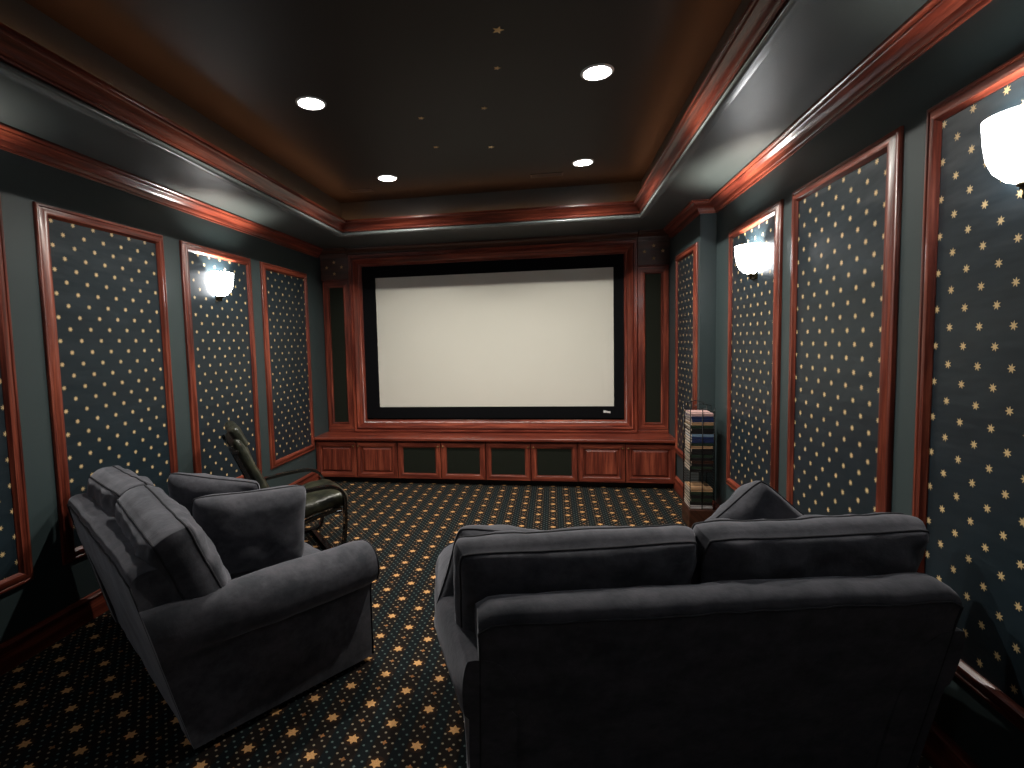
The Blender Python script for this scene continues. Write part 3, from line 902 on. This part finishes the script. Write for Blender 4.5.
for sx in (-1, 1):
    bm = bmesh.new()
    strap(bm, bez([(sx * .31, -.20, .50), (sx * .31, -.08, .515), (sx * .31, .08, .53), (sx * .31, .23, .525), (sx * .31, .31, .46), (sx * .31, .32, .32), (sx * .31, .305, .12), (sx * .31, .27, .03), (sx * .31, .16, .014), (sx * .31, -.02, .014), (sx * .31, -.20, .014)], 8), .045, .022)
    link('arm_loop', bm, BLACKWOOD, root)
    bm = bmesh.new()
    strap(bm, bez([(sx * .275, .30, .345), (sx * .275, .12, .31), (sx * .275, -.10, .265), (sx * .275, -.20, .33), (sx * .275, -.31, .62), (sx * .275, -.43, .90)], 8), .03, .022)
    link('side_rail', bm, BLACKWOOD, root)
for y, z in ((.28, .325), (-.10, .25), (-.405, .86)):
    bm = bmesh.new(); box(bm, (-.30, y - .02, z - .01), (.30, y + .02, z + .012), .004); link('cross_bar', bm, BLACKWOOD, root)
for y, z in ((-.18, .014), (.22, .014)):
    bm = bmesh.new(); box(bm, (-.30, y - .02, z - .010), (.30, y + .02, z + .010), .004); link('cross_bar', bm, BLACKWOOD, root)
def pad(path, w, t, seed, tuft):
    pts = bez(path, 10); N = len(pts); bm = bmesh.new(); rows = []; nx = 16
    for i, p in enumerate(pts):
        d = (pts[min(i + 1, N - 1)] - pts[max(i - 1, 0)]).normalized(); nn = Vector((0, -d.z, d.y))
        u = i / (N - 1); e = (1 - abs(2 * u - 1) ** 8) ** .5 if 0 < u < 1 else 0
        row = []
        for k in range(2 * nx):
            a = 2 * pi * k / (2 * nx)
            x = cos(a); y = sin(a); sgx = (abs(x) ** .35) * (1 if x > 0 else -1); sgy = (abs(y) ** .7) * (1 if y > 0 else -1)
            th = t / 2 * (.35 + .65 * e) * (1 - .28 * tuft * (cos(u * pi * 2 * 3) * .5 + .5) ** 6)
            q = p + Vector((sgx * w / 2 * (.93 + .07 * e), 0, 0)) + nn * (sgy * th)
            q += nn * (.008 * fbm(q, 9, seed))
            row.append(bm.verts.new(q))
        rows.append(row)
    for i in range(N - 1):
        for k in range(2 * nx): bm.faces.new((rows[i][k], rows[i][(k + 1) % (2 * nx)], rows[i + 1][(k + 1) % (2 * nx)], rows[i + 1][k]))
    bm.faces.new(rows[0][::-1]); bm.faces.new(rows[-1]); return bm
link('seat', pad([(0, .36, .385), (0, .27, .40), (0, .10, .37), (0, -.08, .335)], .54, .13, 3, .3), LEATHER, root, smooth=True)
link('backrest', pad([(0, -.12, .36), (0, -.19, .47), (0, -.30, .72), (0, -.395, .94)], .50, .09, 4, .5), LEATHER, root, smooth=True)
link('head_cushion', pad([(0, -.335, .87), (0, -.365, .94), (0, -.40, 1.01)], .44, .08, 5, 0), LEATHER, root, smooth=True)

# ------------------------------------------------------------------ camera
cam = bpy.data.cameras.new('camera'); co = bpy.data.objects.new('camera', cam); COL.objects.link(co)
cam.sensor_width = 36; cam.lens = 517.19 / 1024 * 36
cam.shift_x = (512 - 467) / 1024; cam.shift_y = -(384 - 378.1) / 1024
cam.clip_start = .02
yaw, pitch, roll = .167, .071, -.025
F = Vector((-sin(yaw) * cos(pitch), cos(yaw) * cos(pitch), -sin(pitch))); R = Vector((cos(yaw), sin(yaw), 0)); U = R.cross(F)
R2 = cos(roll) * R + sin(roll) * U; U2 = -sin(roll) * R + cos(roll) * U
co.matrix_world = Matrix(((R2.x, U2.x, -F.x, 0), (R2.y, U2.y, -F.y, 0), (R2.z, U2.z, -F.z, 1.5686), (0, 0, 0, 1)))
sc.camera = co
w = bpy.data.worlds.new('world'); sc.world = w; w.use_nodes = True
w.node_tree.nodes['Background'].inputs[0].default_value = (0, 0, 0, 1)
sc.view_settings.view_transform = 'Standard'; sc.view_settings.look = 'None'
sc.view_settings.exposure = 0.0; sc.view_settings.gamma = 1.0
try: sc.view_settings.use_curve_mapping = False
except Exception: pass
sc.cycles.max_bounces = 8
sc.cycles.sample_clamp_indirect = 4
